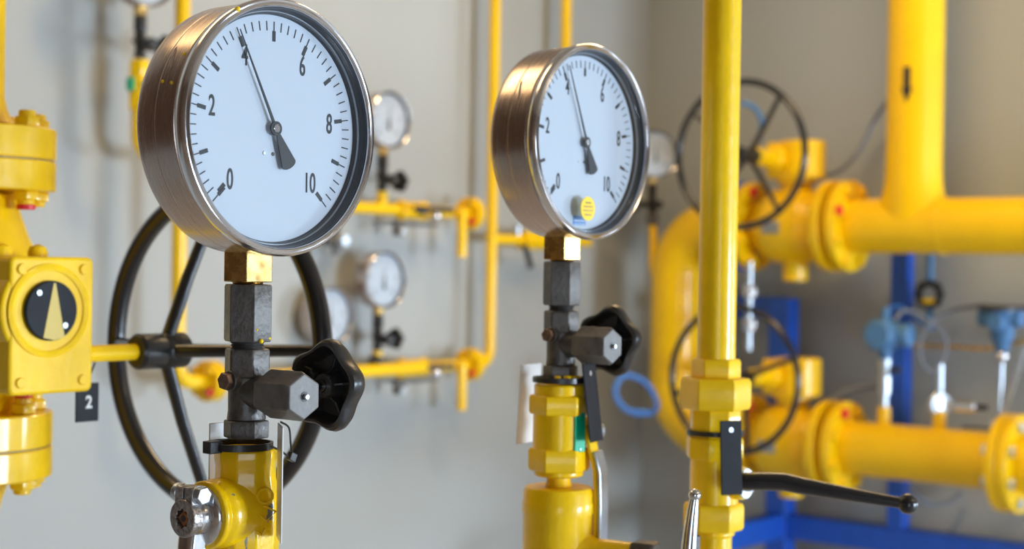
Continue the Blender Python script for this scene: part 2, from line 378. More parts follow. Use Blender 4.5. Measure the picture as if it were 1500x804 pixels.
def needle_valve(Sp, label, group=None, flip=False, paint=False):
    keep = (M['dark'], M['dark2'], M['bolt'])
    if Sp.y > 3: M['dark'] = M['dark2'] = M['bolt'] = M['black']
    t = thing('needle_valve', FS(Sp), label, 'needle valve', group)
    cp = R(-116.4)
    MB().nut(6, .0160, .0327, .0702, cp, c=.05).build('coupling_nut', M['dark'], t, .0004)
    MB().lathe([(0, .026), (.0100, .026), (.0112, .0285), (.0100, .0294), (.0112, .0302), (.0100, .0311), (.0112, .0320), (.0098, .034), (0, .034)], 32).build('threaded_collar', M['dark'], t)
    b = MB().nut(6, .0152, .0095, .0282, cp, c=.05)
    b.lathe([(0, .0105), (.0130, .0098), (.0122, .006), (.0121, -.012), (.0128, -.0185), (0, -.0195)], 40)
    b.cyl(.0112, 0, .026, RX(pi/2), 36)            # boss towards N
    b.cyl(.0100, 0, .030, AX if not flip else RY(-pi/2), 36)
    b.cyl(.0068, 0, .0155, (RY(-pi/2) if not flip else AX) @ T(.0075, 0, 0), 24)
    b.build('valve_body', M['dark'], t, .0008)
    MB().nut(6, .0150, -.0304, -.0188, cp+R(5), c=.04).build('base_nut', M['dark'], t, .0004)
    # cap towards N (local -y)
    m = RX(pi/2)
    c = MB().nut(6, .0160, .0205, .0545, R(90), m, c=.09).build('cap_nut', M['dark2'], t, .0006)
    MB().cyl(.0032, .0535, .0548, m, 20).build('pin_recess', M['black'], c)
    MB().cyl(.0019, .0545, .0575, m, 16, .0004).build('pin', M['zinc'], c)
    # bolt at -u, slightly higher
    s = -1 if not flip else 1
    m = (RY(-pi/2) if not flip else AX)
    MB().nut(6, .0060, .0160, .0205, R(20), T(0, 0, .0075) @ m, c=.08).build('bleed_bolt', M['bolt'], t, .0003)
    # bonnet and knob at +u
    m = AX if not flip else RY(-pi/2)
    bn = MB().nut(6, .0125, .029, .042, 0, m).cyl(.0085, .042, .050, m, 24)
    bn.build('bonnet', M['dark'], t, .0003)
    MB().cyl(.0042, .048, .078, m, 20).build('spindle', M['chrome'], t)
    if not flip: knob(t, T(.0790, 0, 0) @ frame(Vector(), Vector((0, -1, 0)), Vector((0, 0, 1)), Vector((-1, 0, 0))))
    else: knob(t, T(-.0790, 0, 0) @ frame(Vector(), Vector((0, 1, 0)), Vector((0, 0, 1)), Vector((1, 0, 0))))
    if paint:
        pm = MB()
        for (q, z, r_) in ((-95, .0335, .0016), (-108, .041, .0009), (-60, .035, .0012)):
            a = R(q); pm.sphere(r_, T(.0147*cos(a), .0147*sin(a), z), 10, 6)
        pm.build('paint_speck', M['sticker'], t)
    M['dark'], M['dark2'], M['bolt'] = keep
    return t

S1 = at(361.5, 573, 1.029)
g1 = gauge(S1, 3.98, 'large steel pressure gauge nearest the camera, tiny yellow paint specks on its case', special=1)
sp = MB()
for ang, z in ((120, -.004), (150, -.016), (164, -.018), (163, -.027)):
    rr = .0800 if z < -.01 else .0806
    sp.sphere(.0018 if ang == 120 else .0011, T(rr*cos(R(ang)), rr*sin(R(ang)), z if ang != 120 else -.0015), 10, 6)
sp.build('paint_speck', M['sticker'], g1)
needle_valve(S1, 'dark steel needle valve with black lobed knob under the large nearest gauge', paint=True)
S2 = at(821.5, 503, 1.345)
g2 = gauge(S2, 4.16, 'steel pressure gauge in the middle with a round yellow sticker on its glass', special=2)
st = MB().cyl(.0100, -.0042, -.0036, T(-.0050, -.0555, 0), 40).build('sticker', M['sticker'], g2)
stx = MB()
for i, (wd, y) in enumerate(((.008, .005), (.012, .0018), (.013, -.0015), (.010, -.005))):
    pts = [Vector((-.005-wd/2+wd*j/12, -.0555+y+.0006*sin(j*2.1+i), -.00355)) for j in range(13)]
    stx.tube(pts, .0004, 6)
stx.build('sticker_print', M['bolt'], st)
lb = MB().box(-.0135, .004, -.0690, -.0615, -.0128, -.0124).build('dial_label', M['lblue'], g2)
lp = MB().box(-.0125, .003, -.0660, -.0650, -.0125, -.0122).box(-.0125, .003, -.0684, -.0678, -.0125, -.0122)
lp.build('label_print', M['dial'], lb)
needle_valve(S2, 'dark steel needle valve with black lobed knob under the middle gauge')

# ------------------------------------------------------------------ ball valve under gauge 1
BV1 = thing('ball_valve', FS(S1 - Z*.036), 'chipped yellow ball valve with steel lever clamp below the nearest gauge', 'ball valve')
cp = R(-112)
b = MB()
b.lathe([(0, -.0005), (.0185, -.0005), (.0203, -.0018), (.0207, -.006), (.0203, -.0105), (.0198, -.012), (.0200, -.020), (.0212, -.028), (.0226, -.036), (.0228, -.060), (.0222, -.075), (.0215, -.095), (.0215, -.11), (0, -.11)], 10, RZ(cp))
bo = b.build('body', M['yellow_chip'], BV1, .0022, seg=3)
em = MB()
fm = RZ(R(-124)) @ T(.0218, 0, 0) @ frame(Vector(), Vector((0, 1, 0)), Vector((0, 0, 1)), Vector((1, 0, 0)))
em.torus(.0048, .0009, fm @ T(.010, -.030, -.0008), 24, 8, 1)
em.tube([(.004, -.040, 0), (.011, -.046, 0), (.017, -.040, 0), (.009, -.036, 0)], .0008, 8, fm)
em.tube(spline([(-.003, -.036, .0), (-.0065, -.038, 0), (-.0065, -.042, 0), (-.003, -.043, 0)], 4), .0009, 8, fm)
em.tube([(.004, -.052, 0), (.008, -.055, 0), (.010, -.051, 0)], .0009, 8, fm)
em.build('cast_marks', M['yellow_chip'], bo)
zc = -.0415
m = T(0, 0, zc) @ RY(-pi/2)     # local z -> -u
MB().lathe([(0, .002), (.0226, .004), (.0226, .022), (.0222, .0270), (.0207, .0285), (.0207, .0292), (.0218, .0305), (.0220, .0335), (.0208, .0348), (0, .0348)], 56, m).build('stem_flange', M['yellow_chip'], BV1, ang=50)
MB().lathe([(0, .0345), (.0186, .0345), (.0192, .0362), (.0182, .0380), (.0132, .0396), (0, .0396)], 56, m).build('steel_washer', M['chrome'], BV1, ang=45)
cl = MB()
# clamp ring with an eight-point socket
n = 64; oc = [(.0122*cos(2*pi*i/n), .0122*sin(2*pi*i/n)) for i in range(n)]
star = []
for i in range(n):
    a = 2*pi*i/n; k = 8*a/(2*pi); f = abs((k % 1)-.5)*2
    rr = .0050+.0016*f; star.append((rr*cos(a), rr*sin(a)))
lv = [(.0385, 1.0), (.0390, 1.0), (.0515, 1.0), (.0525, .95)]
ro = [[cl.v((x*s_, y*s_, z), m) for x, y in oc] for z, s_ in lv]
ri = [[cl.v((x, y, z), m) for x, y in star] for z in (.0525, .0420)]
for A, B in list(zip(ro, ro[1:])) + [(ro[-1], ri[0]), (ri[0], ri[1])]:
    for i in range(n): cl.face([A[i], A[(i+1) % n], B[(i+1) % n], B[i]])
cl.face(ri[1]); cl.face(ro[0][::-1])
co = cl.build('lever_clamp', M['castmetal'], BV1, .0004)
ear = MB()
# m maps local x->+z (up), local y-> +y(-n)
ear.prism([(.0085, .0008), (.0085, .0085), (.0185, .0085), (.0200, .0065), (.0200, .0008)], .0400, .0515, m)
ear.prism([(.0085, -.0008), (.0200, -.0008), (.0200, -.0065), (.0185, -.0085), (.0085, -.0085)], .0400, .0515, m)
ear.build('clamp_ear', M['castmetal'], co, .0007)
mbn = T(-.0455, 0, zc+.0150) @ RX(pi/2)
MB().cyl(.0062, .0080, .0092, mbn, 24).nut(6, .0060, .0092, .0138, R(10), mbn, c=.1).cyl(.0060, -.0135, -.0085, mbn, 20, .0008).build('clamp_bolt', M['zinc'], co, .0003)
MB().nut(4, .0058, .038, .0512, R(0), m, c=.12).build('valve_stem', M['rust'], BV1, .0005)
MB().cyl(.0022, .0508, .0515, m, 16).build('stem_bore', M['black'], BV1)
MB().cyl(.0124, .0395, .0455, m, 48).build('sleeve', M['chrome'], BV1)
lev = MB()
lm = T(-.042, 0, zc) @ RX(R(4))
lev.prism([(-.0055, -.0075), (.0055, -.0075), (.0075, -.0045), (.0075, .0045), (.0055, .0075), (-.0055, .0075), (-.0075, .0045), (-.0075, -.0045)], -.075, -.008, lm @ RY(R(3)))
lev.build('lever', M['chrome'], BV1, .0012)

def cable_tie(Sp, zoff, r, label, group, tail_dir=None, knot=True, tailpts=None, thick=.0018):
    t = thing('cable_tie', FS(Sp+Z*zoff), label, 'cable tie', group)
    mb = MB(); mb.lathe([(r, -.0022), (r+thick, -.0022), (r+thick, .0022), (r, .0022), (r, -.0022)], 56)
    mb.build('strap', M['black'], t)
    if tailpts: MB().tube(spline(tailpts), .0013, 8, flat=.7).build('tail', M['black'], t)
    if knot: MB().box(-r-.008, -r+.002, -.004, .004, -.0035, .0045).build('lock', M['black'], t, .0006)
    return t
cable_tie(S1-U*.0045-N*.001, -.0350, .0200, 'black cable tie round the top of the chipped yellow valve', 'cable ties', knot=True)
# small second tie with looped tail at the right
tt = thing('cable_tie', FS(S1+Z*-.030), 'thin black cable tie looped to the right holding the clear tag', 'cable tie', 'cable ties')
MB().tube(spline([(.004, -.018, -.004), (.012, -.022, -.009), (.018, -.024, -.013), (.021, -.020, -.004), (.021, -.018, .006), (.017, -.014, .010)]), .0007, 8).build('strap', M['black'], tt)
MB().box(-.0028, .0028, -.002, .002, -.0028, .0028, T(.0185, -.024, -.0125) @ RY(R(25))).build('lock', M['black'], tt, .0005)
def card(name, c, ex, ey, wd, ht, th, mt, label, cat, group=None, hole=True):
    ex = ex.normalized(); ez = ex.cross(ey).normalized(); ey = ez.cross(ex)
    t = thing(name, frame(c, ex, ey, ez), label, cat, group)
    MB().box(-wd/2, wd/2, -ht, 0, -th/2, th/2).build('plate', mt, t, .0006)
    if hole: MB().cyl(.0022, -th/2-.0006, th/2+.0006, T(0, -.008, 0), 16).build('eyelet', M['zinc'], t)
    return t
Vv = (CP-S1).normalized()
card('identification_tag', at(327, 618, 1.055), U, Z, .024, .068, .0012, M['white'], 'white tag hanging edge-on behind the chipped yellow valve', 'tag', hole=False)
vd = (at(413, 700, 1.01)-CP); vd.z = 0; vd.normalize(); vdr = Matrix.Rotation(R(6), 3, 'Z') @ vd
card('identification_tag', at(411, 622, 1.005), vdr, Z, .028, .074, .0011, M['white'], 'pale tag seen edge-on to the right of the chipped yellow valve', 'tag', hole=False)

# ------------------------------------------------------------------ ball valve 2 and pot
k2 = 1716.
def z2(py): return (503-py)/k2
BV2 = thing('ball_valve', FS(S2+Z*z2(562)), 'yellow ball valve with hexagonal ends and a green label below the middle gauge', 'ball valve')
o0 = z2(562); q = lambda y: z2(y)-o0
cpx = R(-131.4+22)
b = MB()
b.lathe([(0, q(561)), (.0175, q(561)), (.0222, q(563)), (.0222, q(579)), (.018, q(581)), (0, q(582))], 40)
b.nut(6, .0268, q(607), q(578), cpx, c=.05)
b.lathe([(0, q(604)), (.0225, q(604)), (.0228, q(612)), (.0228, q(650)), (.0225, q(660)), (0, q(660))], 40)
b.nut(6, .0268, q(690), q(656), cpx, c=.06)
b.lathe([(0, q(688)), (.0215, q(688)), (.0215, q(696)), (.018, q(698)), (0, q(698))], 40)
b.build('body', M['yellow'], BV2, .0012, seg=3)
MB().box(.0222, .0238, -.0065, .0065, q(659), q(602), RZ(R(-131.4+37))).build('label_plate', M['green'], BV2, .0006)
rv = MB()
for y in (606, 655): rv.cyl(.0010, .0236, .0245, RZ(R(-131.4+37)) @ T(0, 0, q(y)) @ AX, 12)
rv.build('rivet', M['zinc'], BV2)
MB().lathe([(0, 0), (.012, 0), (.012, .012), (.009, .014), (0, .014)], 32, RZ(R(-131.4+98)) @ T(.0, 0, q(632)) @ AX @ T(0, 0, .020)).build('stem_boss', M['yellow'], BV2)
MB().cyl(.0055, .030, .040, RZ(R(-131.4+98)) @ T(0, 0, q(632)) @ AX, 24).build('valve_stem', M['zinc'], BV2)
# folded lever: hangs down right of the body
p0 = BV2.matrix_world.inverted()
lp_ = [at(862, 625, 1.345), at(869, 660, 1.345), at(876, 690, 1.345), at(877, 735, 1.345), at(875, 820, 1.345)]
lv = MB(); rr = (at(900, 690, 1.345)-at(880, 690, 1.345)).normalized()
def strip(mb, pts, wdir, wd, tdir, th):
    rings = []
    for p in pts:
        rings.append([mb.v(p+wdir*sx*wd/2+tdir*sy*th/2, I4) for sx, sy in ((-1, -1), (1, -1), (1, 1), (-1, 1))])
    for A, B in zip(rings, rings[1:]):
        for i in range(4): mb.face([A[i], A[(i+1) % 4], B[(i+1) % 4], B[i]])
    mb.face(rings[0][::-1]); mb.face(rings[-1])
lw = Vector((.35, .93, 0)).normalized(); lt = Vector((.93, -.35, 0))
strip(lv, [p0 @ p for p in lp_], p0.to_3x3() @ lw, .020, p0.to_3x3() @ lt, .0035)
lo = lv.build('lever', M['yellow'], BV2, .0008)
lv = MB(); strip(lv, [p0 @ (p+lt*.004) for p in lp_[1:]], p0.to_3x3() @ lw, .022, p0.to_3x3() @ lt, .003)
lv.build('lever_edge', M['zinc'], lo, .0008)
cable_tie(S2, z2(556), .0220, 'black cable tie round the top of the valve below the middle gauge', 'cable ties', knot=False)
tp = MB()
for i, (a, rr_) in enumerate(((-150, .006), (-120, .008), (-95, .007), (-75, .005))):
    tp.sphere(rr_*.5, FS(S2+Z*z2(551)) @ T(.0165*cos(R(a)), .0165*sin(R(a)), 0), 12, 8, .5)
tpo = tp.build('paint_drips', M['yellow']); tpo.parent = BV2; tpo.matrix_parent_inverse = p0
# separator pot
POT = thing('yellow_pipe_pot', FS(S2+Z*z2(705)), 'thick yellow capped pipe below the valve with the green label', 'pipe')
o1 = z2(705); q = lambda y: z2(y)-o1
MB().lathe([(0, q(716)), (.0235, q(712)), (.0285, q(714)), (.0302, q(720)), (.0303, q(734)), (.0312, q(738)), (.0308, q(743)), (.0313, q(748)), (.0302, q(753)), (.0302, q(930)), (0, q(930))], 56).build('shell', M['yellow'], POT, ang=50)
MB().lathe([(0, q(720)), (.0125, q(718)), (.0118, q(712)), (.0105, q(706)), (.0105, q(690)), (0, q(690))], 32).build('neck', M['yellow'], POT)
bt = MB(); m = T(0, 0, q(806)) @ RX(pi/2) @ RY(R(14))
bt.lathe([(0, .02), (.0185, .024), (.0150, .030), (.0125, .036), (.0120, .070), (0, .070)], 36, m)
bt.build('branch', M['yellow'], POT)
MB().nut(6, .0155, .069, .090, 0, m).build('branch_nut', M['dark'], POT, .0004)
# tags on stem 2
ev = (at(790, 540, 1.40)-at(762, 540, 1.36)).normalized()
card('identification_tag', at(778, 533, 1.385), (U*.9+N*-.1), Z+rt*.06, .034, .070, .0012, M['white'], 'white tag hanging behind the left of the valve with the green label', 'tag', hole=False)
vd = (at(872, 590, 1.345)-CP); vd.z = 0; vd.normalize(); vdr = Matrix.Rotation(R(-24), 3, 'Z') @ vd
card('identification_tag', at(862, 533, 1.335), vdr, Z-rt*.15, .026, .066, .0014, M['tagblack'], 'black tag leaning to the right of the valve with the green label', 'tag')
tt = thing('cable_tie', FS(at(861, 533, 1.335)), 'thin black cable tie looping over the knob side of the middle valve', 'cable tie', 'cable ties')
MB().tube(spline([(-.002, 0, -.004), (-.006, .004, .004), (0, .01, .010), (.010, .012, .006), (.014, .008, -.002)]), .0008, 8).build('strap', M['black'], tt)

# ------------------------------------------------------------------ yellow vertical pipe 3
Y3 = 1.40; k3 = F/Y3
P3 = at(1049, 540, Y3)
def z3(py): return (540-py)/k3
PP = thing('yellow_riser_pipe', FS(P3+Z*z3(525)), 'tall glossy yellow pipe rising in front of the upper handwheel', 'pipe')
o0 = z3(525); q = lambda y: z3(y)-o0
MB().cyl(.0170, q(530), q(-260), I4, 48).build('pipe', M['yellow'], PP)
c6 = R(-131+14)
un = MB().nut(6, .0222, q(558), q(525), c6, c=.07)
un.build('union_end', M['yellow'], PP, .001)
MB().nut(6, .0318, q(599), q(553), c6, c=.06).build('union_nut', M['yellow'], PP, .001)
MB().nut(8, .0232, q(640), q(597), c6, c=.03).build('union_tail', M['yellow'], PP, .001)
B3 = thing('ball_valve', FS(P3+Z*z3(636)), 'yellow ball valve with a long black lever below the tall pipe', 'ball valve')
o0 = z3(636); q = lambda y: z3(y)-o0
b = MB().nut(8, .0262, q(672), q(639), c6, c=.06)
b.lathe([(0, q(668)), (.0215, q(668)), (.0218, q(690)), (.0215, q(740)), (0, q(740))], 36)
b.nut(6, .0272, q(776), q(736), c6, c=.06)
b.lathe([(0, q(775)), (.0190, q(775)), (.0190, q(783)), (.0165, q(784)), (.0165, q(930)), (0, q(930))], 36)
b.build('body', M['yellow'], B3, .0012, seg=3)
# stem boss toward right
ld = (at(1120, 700, 1.40)-at(1049, 700, 1.40)).normalized()
inv = B3.matrix_world.inverted(); i3 = inv.to_3x3()
bc = inv @ at(1049, 704, Y3)
def dirm(o, d):
    d = d.normalized(); x = d.cross(Vector((0, 0, 1))).normalized(); y = d.cross(x)
    return frame(o, x, y, d)
bd = i3 @ (ld*.80 + Vector((0, -.6, 0)))
MB().lathe([(0, .015), (.0150, .016), (.0145, .0275), (0, .0285)], 32, dirm(bc, bd)).build('stem_boss', M['yellow'], B3)
MB().cyl(.0135, .0285, .031, dirm(bc, bd), 32, .0006).nut(6, .0075, .031, .037, 0, dirm(bc, bd)).build('lever_nut', M['zinc'], B3)
lp_ = [at(1088, 705, 1.372), at(1120, 705, 1.366), at(1150, 706, 1.362), at(1172, 711, 1.358), at(1250, 725, 1.345), at(1322, 737, 1.335)]
MB().tube([inv @ p for p in lp_], [.0085, .0086, .0084, .0080, .0062, .0050], 16, flat=.95).build('lever', M['blackpaint'], B3, ang=60)
MB().sphere(.0088, T(*(inv @ at(1330, 738, 1.334)))).build('lever_ball', M['blackpaint'], B3)
cable_tie(P3, z3(633), .0235, 'black cable tie round the tall yellow pipe under its union nut', 'cable ties', knot=False)
vd = (at(1075, 660, 1.37)-CP); vd.z = 0; vd.normalize(); vdr = Matrix.Rotation(R(-60), 3, 'Z') @ vd
tg = card('identification_tag', at(1070, 616, 1.362), vdr, Z-rt*.19, .021, .064, .0016, M['tagblack'], 'black tag hanging on the valve with the long black lever', 'tag', hole=True)
# chrome lever in the foreground bottom
CL = thing('steel_valve_lever', FS(at(1008, 850, 1.18)), 'slim polished steel lever with ball tip at the bottom edge', 'lever')
inv = CL.matrix_world.inverted()
MB().tube([inv @ at(x, y, 1.18) for x, y in ((1000, 900), (1007, 830), (1011, 780), (1015, 745), (1017, 731))], [.0075, .0065, .0055, .0043, .0036], 20).build('arm', M['chrome'], CL)
MB().sphere(.0048, T(*(inv @ at(1017.5, 725, 1.18)))).build('ball_tip', M['chrome'], CL)
MB().box(-.010, .010, -.003, .003, -.02, .012, T(*(inv @ at(1012, 806, 1.30)))).build('stop_plate', M['blackpaint'], CL, .001)

# ------------------------------------------------------------------ handwheel
def handwheel(t, Rr, r, dish, hub_r, z0, z1, phases, sr, mt):
    MB().torus(Rr, r, I4, 96, 20, 1).build('rim', mt, t)
    for ph in phases:
        a = R(ph)
        pts = [Vector((hub_r*.5*cos(a), hub_r*.5*sin(a), dish)), Vector((Rr*.45*cos(a), Rr*.45*sin(a), dish*.62)), Vector((Rr*cos(a), Rr*sin(a), 0))]
        MB().tube(pts, [sr*1.1, sr, sr*.9], 12, flat=1).build('spoke', mt, t)
    MB().lathe([(0, z0), (hub_r*.85, z0), (hub_r, z0+.003), (hub_r, (z0+z1)/2-.002), (hub_r*.93, (z0+z1)/2), (hub_r, (z0+z1)/2+.002), (hub_r, z1-.003), (hub_r*.85, z1), (0, z1)], 36).build('hub', M['black'], t)

# left wheel + gearbox valve
H = at(243, 513.5, 1.50)
DISH = .058
W0 = H + U*DISH
WLt = thing('handwheel', FWH(W0), 'big black four-spoked handwheel behind the nearest gauge', 'handwheel')
handwheel(WLt, .154, .0095, DISH, .0170, DISH-.022, DISH+.036, (2, 87, 180, 269), .0062, M['blackpaint'])
pt = MB()
for a in (205, 222, 240): pt.sphere(.003, T(.154*cos(R(a)), .154*sin(R(a)), .0075), 8, 6, .6)
pt.build('rust_spot', M['rust'], WLt)
# gearbox
G = along(H, U, 135); L = (G-H).length
GBX = FG(G)
Gt = thing('gear_operated_valve', FG(G + Vector((0, 0, 0))), 'yellow gearbox valve with black and gold position indicator at the left edge', 'valve')
MB().cyl(.0078, -.02, L-.02, AX @ T(0, 0, 0), 24).build('drive_shaft', M['yellow'], Gt)
gw, gh = .086, .121
gx1, gx0 = -.008, -.008-gw
gy0 = -.033; gy1 = gy0+gh
gf = .012
def rrect(x0, x1, y0, y1, r, n=5, bulge=0):
    out = []
    for cx, cy, a0 in ((x1-r, y1-r, 0), (x0+r, y1-r, 90), (x0+r, y0+r, 180), (x1-r, y0+r, 270)):
        out += [(cx+r*cos(R(a0+90*i/n)), cy+r*sin(R(a0+90*i/n))) for i in range(n+1)]
    return out
cx, cy = (gx0+gx1)/2-.004, (gy0+gy1)/2+.013
pl = rrect(gx0, gx1, gy0, gy1, .006)
bd = MB().prism(pl, -.060, gf)
bd.cyl(.0475, -.060, gf-.001, T(cx, cy, 0), 56)
bd.build('gearbox', M['yellow'], Gt, .003, seg=3)
MB().lathe([(.0415, 0), (.0415, .0015), (.0385, .0025), (.0355, .0015), (.0355, 0)], 56, T(cx, cy, gf)).build('cover_ridge', M['yellow'], Gt)
idd = MB().cyl(.0265, gf, gf+.005, T(cx, cy, 0), 56, .001).build('indicator_disc', M['tagblack'], Gt)
idd.matrix_local = I4
MB().prism([(-.0110, -.0235), (0, -.0258), (.0110, -.0235), (.001, .0245), (-.001, .0245)], gf+.005, gf+.0056, T(cx+.002, cy, 0)).build('indicator_arrow', M['olive'], idd)
for x, y in ((-.014, .016), (.013, -.013)):
    MB().cyl(.0028, gf+.005, gf+.0065, T(cx+x, cy+y, 0), 16, .0004).build('indicator_screw', M['zinc'], idd)
for x, y in ((gx0+.011, gy0+.011), (gx1-.011, gy0+.011), (gx0+.011, gy1-.011), (gx1-.011, gy1-.011)):
    MB().cyl(.0048, gf-.001, gf+.0022, T(x, y, 0), 20, .0006).build('cover_screw', M['yellow'], Gt)
for x, r_ in ((gx1-.036, .0085), (gx0+.012, .0105)):
    MB().lathe([(0, 0), (r_, 0), (r_*1.05, .006), (r_*.8, .011), (0, .0135)], 28, T(x, gy1-.002, -.022) @ RX(-pi/2)).build('top_plug', M['yellow'], Gt)
# valve body behind with flanges on a vertical pipe, axis behind gearbox
PA = at(-47, 450, 1.50)
pa = Gt.matrix_world.inverted() @ PA
mv = T(pa.x, 0, pa.z) @ RX(-pi/2)       # local z up
kk = F/1.50
def zy(py):
    p = at(-43, py, 1.50); return p.z-G.z
vb = MB().lathe([(0, zy(608)), (.045, zy(606)), (.055, zy(560)), (.070, zy(520)), (.075, zy(455)), (.070, zy(390)), (.055, zy(345)), (.045, zy(300)), (.044, zy(285)), (0, zy(284))], 48, mv)
vb.lathe([(0, 0), (.036, 0), (.036, .10), (0, .10)], 40, T(pa.x, zy(455), pa.z))
vb.build('valve_body', M['yellow'], Gt)
for (ya, yb, yc, yd) in ((187, 233, 235, 279), (602, 651, 653, 697)):
    for a_, b_ in ((ya, yb), (yc, yd)):
        MB().lathe([(0, zy(b_)), (.078, zy(b_)), (.0795, zy(b_)+.0015), (.0795, zy(a_)-.0015), (.078, zy(a_)), (0, zy(a_))], 72, mv).build('flange', M['yellow'], Gt)
    MB().cyl(.0765, zy(yc)-.001, zy(yb)+.001, mv, 48).build('flange_gasket', M['dark2'], Gt)
    for j in range(8):
        a = R(22+45*j); mm = mv @ T(.0625*cos(a), .0625*sin(a), 0)
        hi = zy(ya); lo = zy(yd)
        red = (j in (6, 7))
        MB().nut(6, .0125, hi, hi+.010, 0, mm).cyl(.008, hi+.009, hi+.016, mm, 20, .001).build('flange_bolt', M['yellow'], Gt, .0006)
        MB().nut(6, .0125, lo-.009, lo, 0, mm).cyl(.008, lo-.014, lo-.008, mm, 20, .001).build('flange_bolt', M['yellow'], Gt, .0006)
        if j == 6: MB().cyl(.0088, (hi+.015) if ya > 400 else lo-.018, (hi+.0175) if ya > 400 else lo-.013, mm, 20, .001).build('bolt_cap', M['red'], Gt)
MB().lathe([(0, zy(180)), (.040, zy(180)), (.034, zy(160)), (.031, zy(140)), (.031, zy(-250)), (0, zy(-250))], 48, mv).build('upper_pipe', M['yellow'], Gt)
MB().lathe([(0, zy(706)), (.040, zy(706)), (.034, zy(730)), (.031, zy(750)), (.031, zy(1100)), (0, zy(1100))], 48, mv).build('lower_pipe', M['yellow'], Gt)
# tag "2"
tg = thing('identification_tag', FG(at(128, 545, 1.44)), 'small black tag numbered 2 hanging from the gearbox shaft', 'tag')
pl_ = MB().box(-.0125, .0125, -.0455, -.010, -.0008, .0008).build('plate', M['tagblack'], tg, .0005)
MB().text('2', .016, T(.0015, -.028, .0009) @ Matrix.Diagonal((1, 1, 1, 1)), .9, .0002, .0004).build('numeral', M['white'], pl_)
MB().tube(spline([(0, -.012, 0), (.001, -.002, .003), (.004, .010, .006), (.008, .014, -.002), (.002, .004, -.004), (0, -.012, 0)]), .0009, 8).build('tie', M['black'], tg)

# ------------------------------------------------------------------ wall-side small assemblies (true size, far away)
Yw = 4.46
GA = at(553, 497, 4.50); GB = at(560, 264, 4.50)
gauge(GA, 5.0, 'small-looking white gauge on the lower yellow wall pipe, pointer upright', 'gauges along the wall')
needle_valve(GA, 'black needle valve under the lower wall gauge', 'needle valves along the wall')
gauge(GB, 5.0, 'white gauge on the upper yellow wall pipe, just right of the nearest gauge rim', 'gauges along the wall')
needle_valve(GB, 'black needle valve under the upper wall gauge', 'needle valves along the wall')
GC = at(205, 66, 3.78)
gauge(GC, 5.0, 'white gauge cut off by the top left edge of the picture', 'gauges along the wall')
needle_valve(GC, 'black needle valve at the top left above the nearest gauge case', 'needle valves along the wall')
GE = at(474, 552, 4.40)
gauge(GE, 5.0, 'bluish gauge half hidden by the rim of the big handwheel', 'gauges along the wall')
needle_valve(GE, 'needle valve hidden behind the nearest black knob', 'needle valves along the wall')

rp = .0170
def bodyvalve(name, P, label, group):
    """small yellow ball valve on a pipe along U, lever on the camera side"""
    t = thing(name, FG(P), label, 'ball valve', group)
    MB().nut(6, .030, -.040, -.012, R(30), AX).cyl(.026, -.014, .060, AX, 32).nut(6, .030, .055, .080, R(30), AX).build('body', M['yellow_far'], t, .001)
    MB().cyl(.012, .02, .052, T(.022, 0, 0), 20).build('valve_stem', M['dark'], t)
    MB().box(-.05, .125, -.008, .008, .050, .055, T(.022, .004, 0)).build('lever', M['black'], t, .001)
    MB().cyl(.013, .050, .062, T(.062, -.014, 0), 20, .002).sphere(.014, T(.062, -.014, .062), 20, 12, .7).build('stem_nut', M['bezel'], t)
    return t
def rowrun(base, ydrain, tag_, vtop):
    """row of pipe along U through base; returns riser position"""
    vp = along(base, U, 600)
    fl = along(base, U, 690)
    ris = along(base, U, 717)
    return vp, fl, ris
for nm, G0, pxs in (('upper', GB, (-.082,)), ('lower', GA, (-.088,))):
    base = G0 + Z*pxs[0]
    vp = along(base, U, 597); fl = along(base, U, 688); ris = along(base, U, 717); lf = along(base, U, 470)
    t = thing('yellow_wall_pipe', FG(base), nm + ' horizontal yellow pipe along the left wall carrying a gauge', 'pipe', 'horizontal yellow wall pipes')
    inv = t.matrix_world.inverted()
    x0, x1 = (inv @ lf).x, (inv @ fl).x
    MB().cyl(rp, x0, (inv @ vp).x-.03, AX, 28).build('pipe', M['yellow_far'], t)
    MB().cyl(rp, (inv @ vp).x+.07, x1, AX, 28).build('pipe', M['yellow_far'], t)
    MB().cyl(.016, 0, -pxs[0]-.032, T(0, 0, 0) @ RX(-pi/2), 24).build('gauge_stub', M['yellow_far'], t)
    dr = inv @ along(base, U, 666)
    MB().cyl(.0150, 0, .135, T(dr.x, 0, .03) @ RX(pi/2), 24, .002).cyl(.014, -.01, .05, T(dr.x, 0, -.01), 20).build('drain_stub', M['yellow_far'], t)
    f = MB().cyl(.050, x1-.014, x1, AX, 40, .002).build('flange', M['yellow_far'], t)
    f2 = MB().cyl(.050, x1+.002, x1+.016, AX, 40, .002).build('flange', M['yellow_far'], t)
    for j in range(4):
        a = R(45+90*j)
        MB().cyl(.009, x1-.026, x1-.012, T(0, .036*cos(a), .036*sin(a)) @ AX, 12).build('flange_bolt', M['red'] if j == 1 else M['yellow_far'], t)
    bodyvalve('ball_valve', vp, 'small yellow ball valve with black lever on the %s wall pipe' % nm, 'ball valves along the wall')
    # bracket
    bp = along(base, U, 588)
    br = thing('pipe_bracket', FG(bp), 'grey galvanised bracket under the %s wall pipe' % nm, 'bracket', 'galvanised pipe brackets')
    bz = (CORNER - bp).dot(N)
    MB().box(-.016, .016, -.075, -.030, -.02, .0).box(-.010, .16, -.046, -.034, -.02, .0).build('plate', M['dark2'], br, .001)
    MB().cyl(.010, 0, .012, T(0, -.064, 0), 16, .002).build('bolt', M['zinc'], br)
    MB().box(-.01, .01, -.046, -.034, bz, -.018).build('wall_arm', M['zinc'], br)
    if nm == 'upper': ris_up = ris
    else: ris_lo = ris
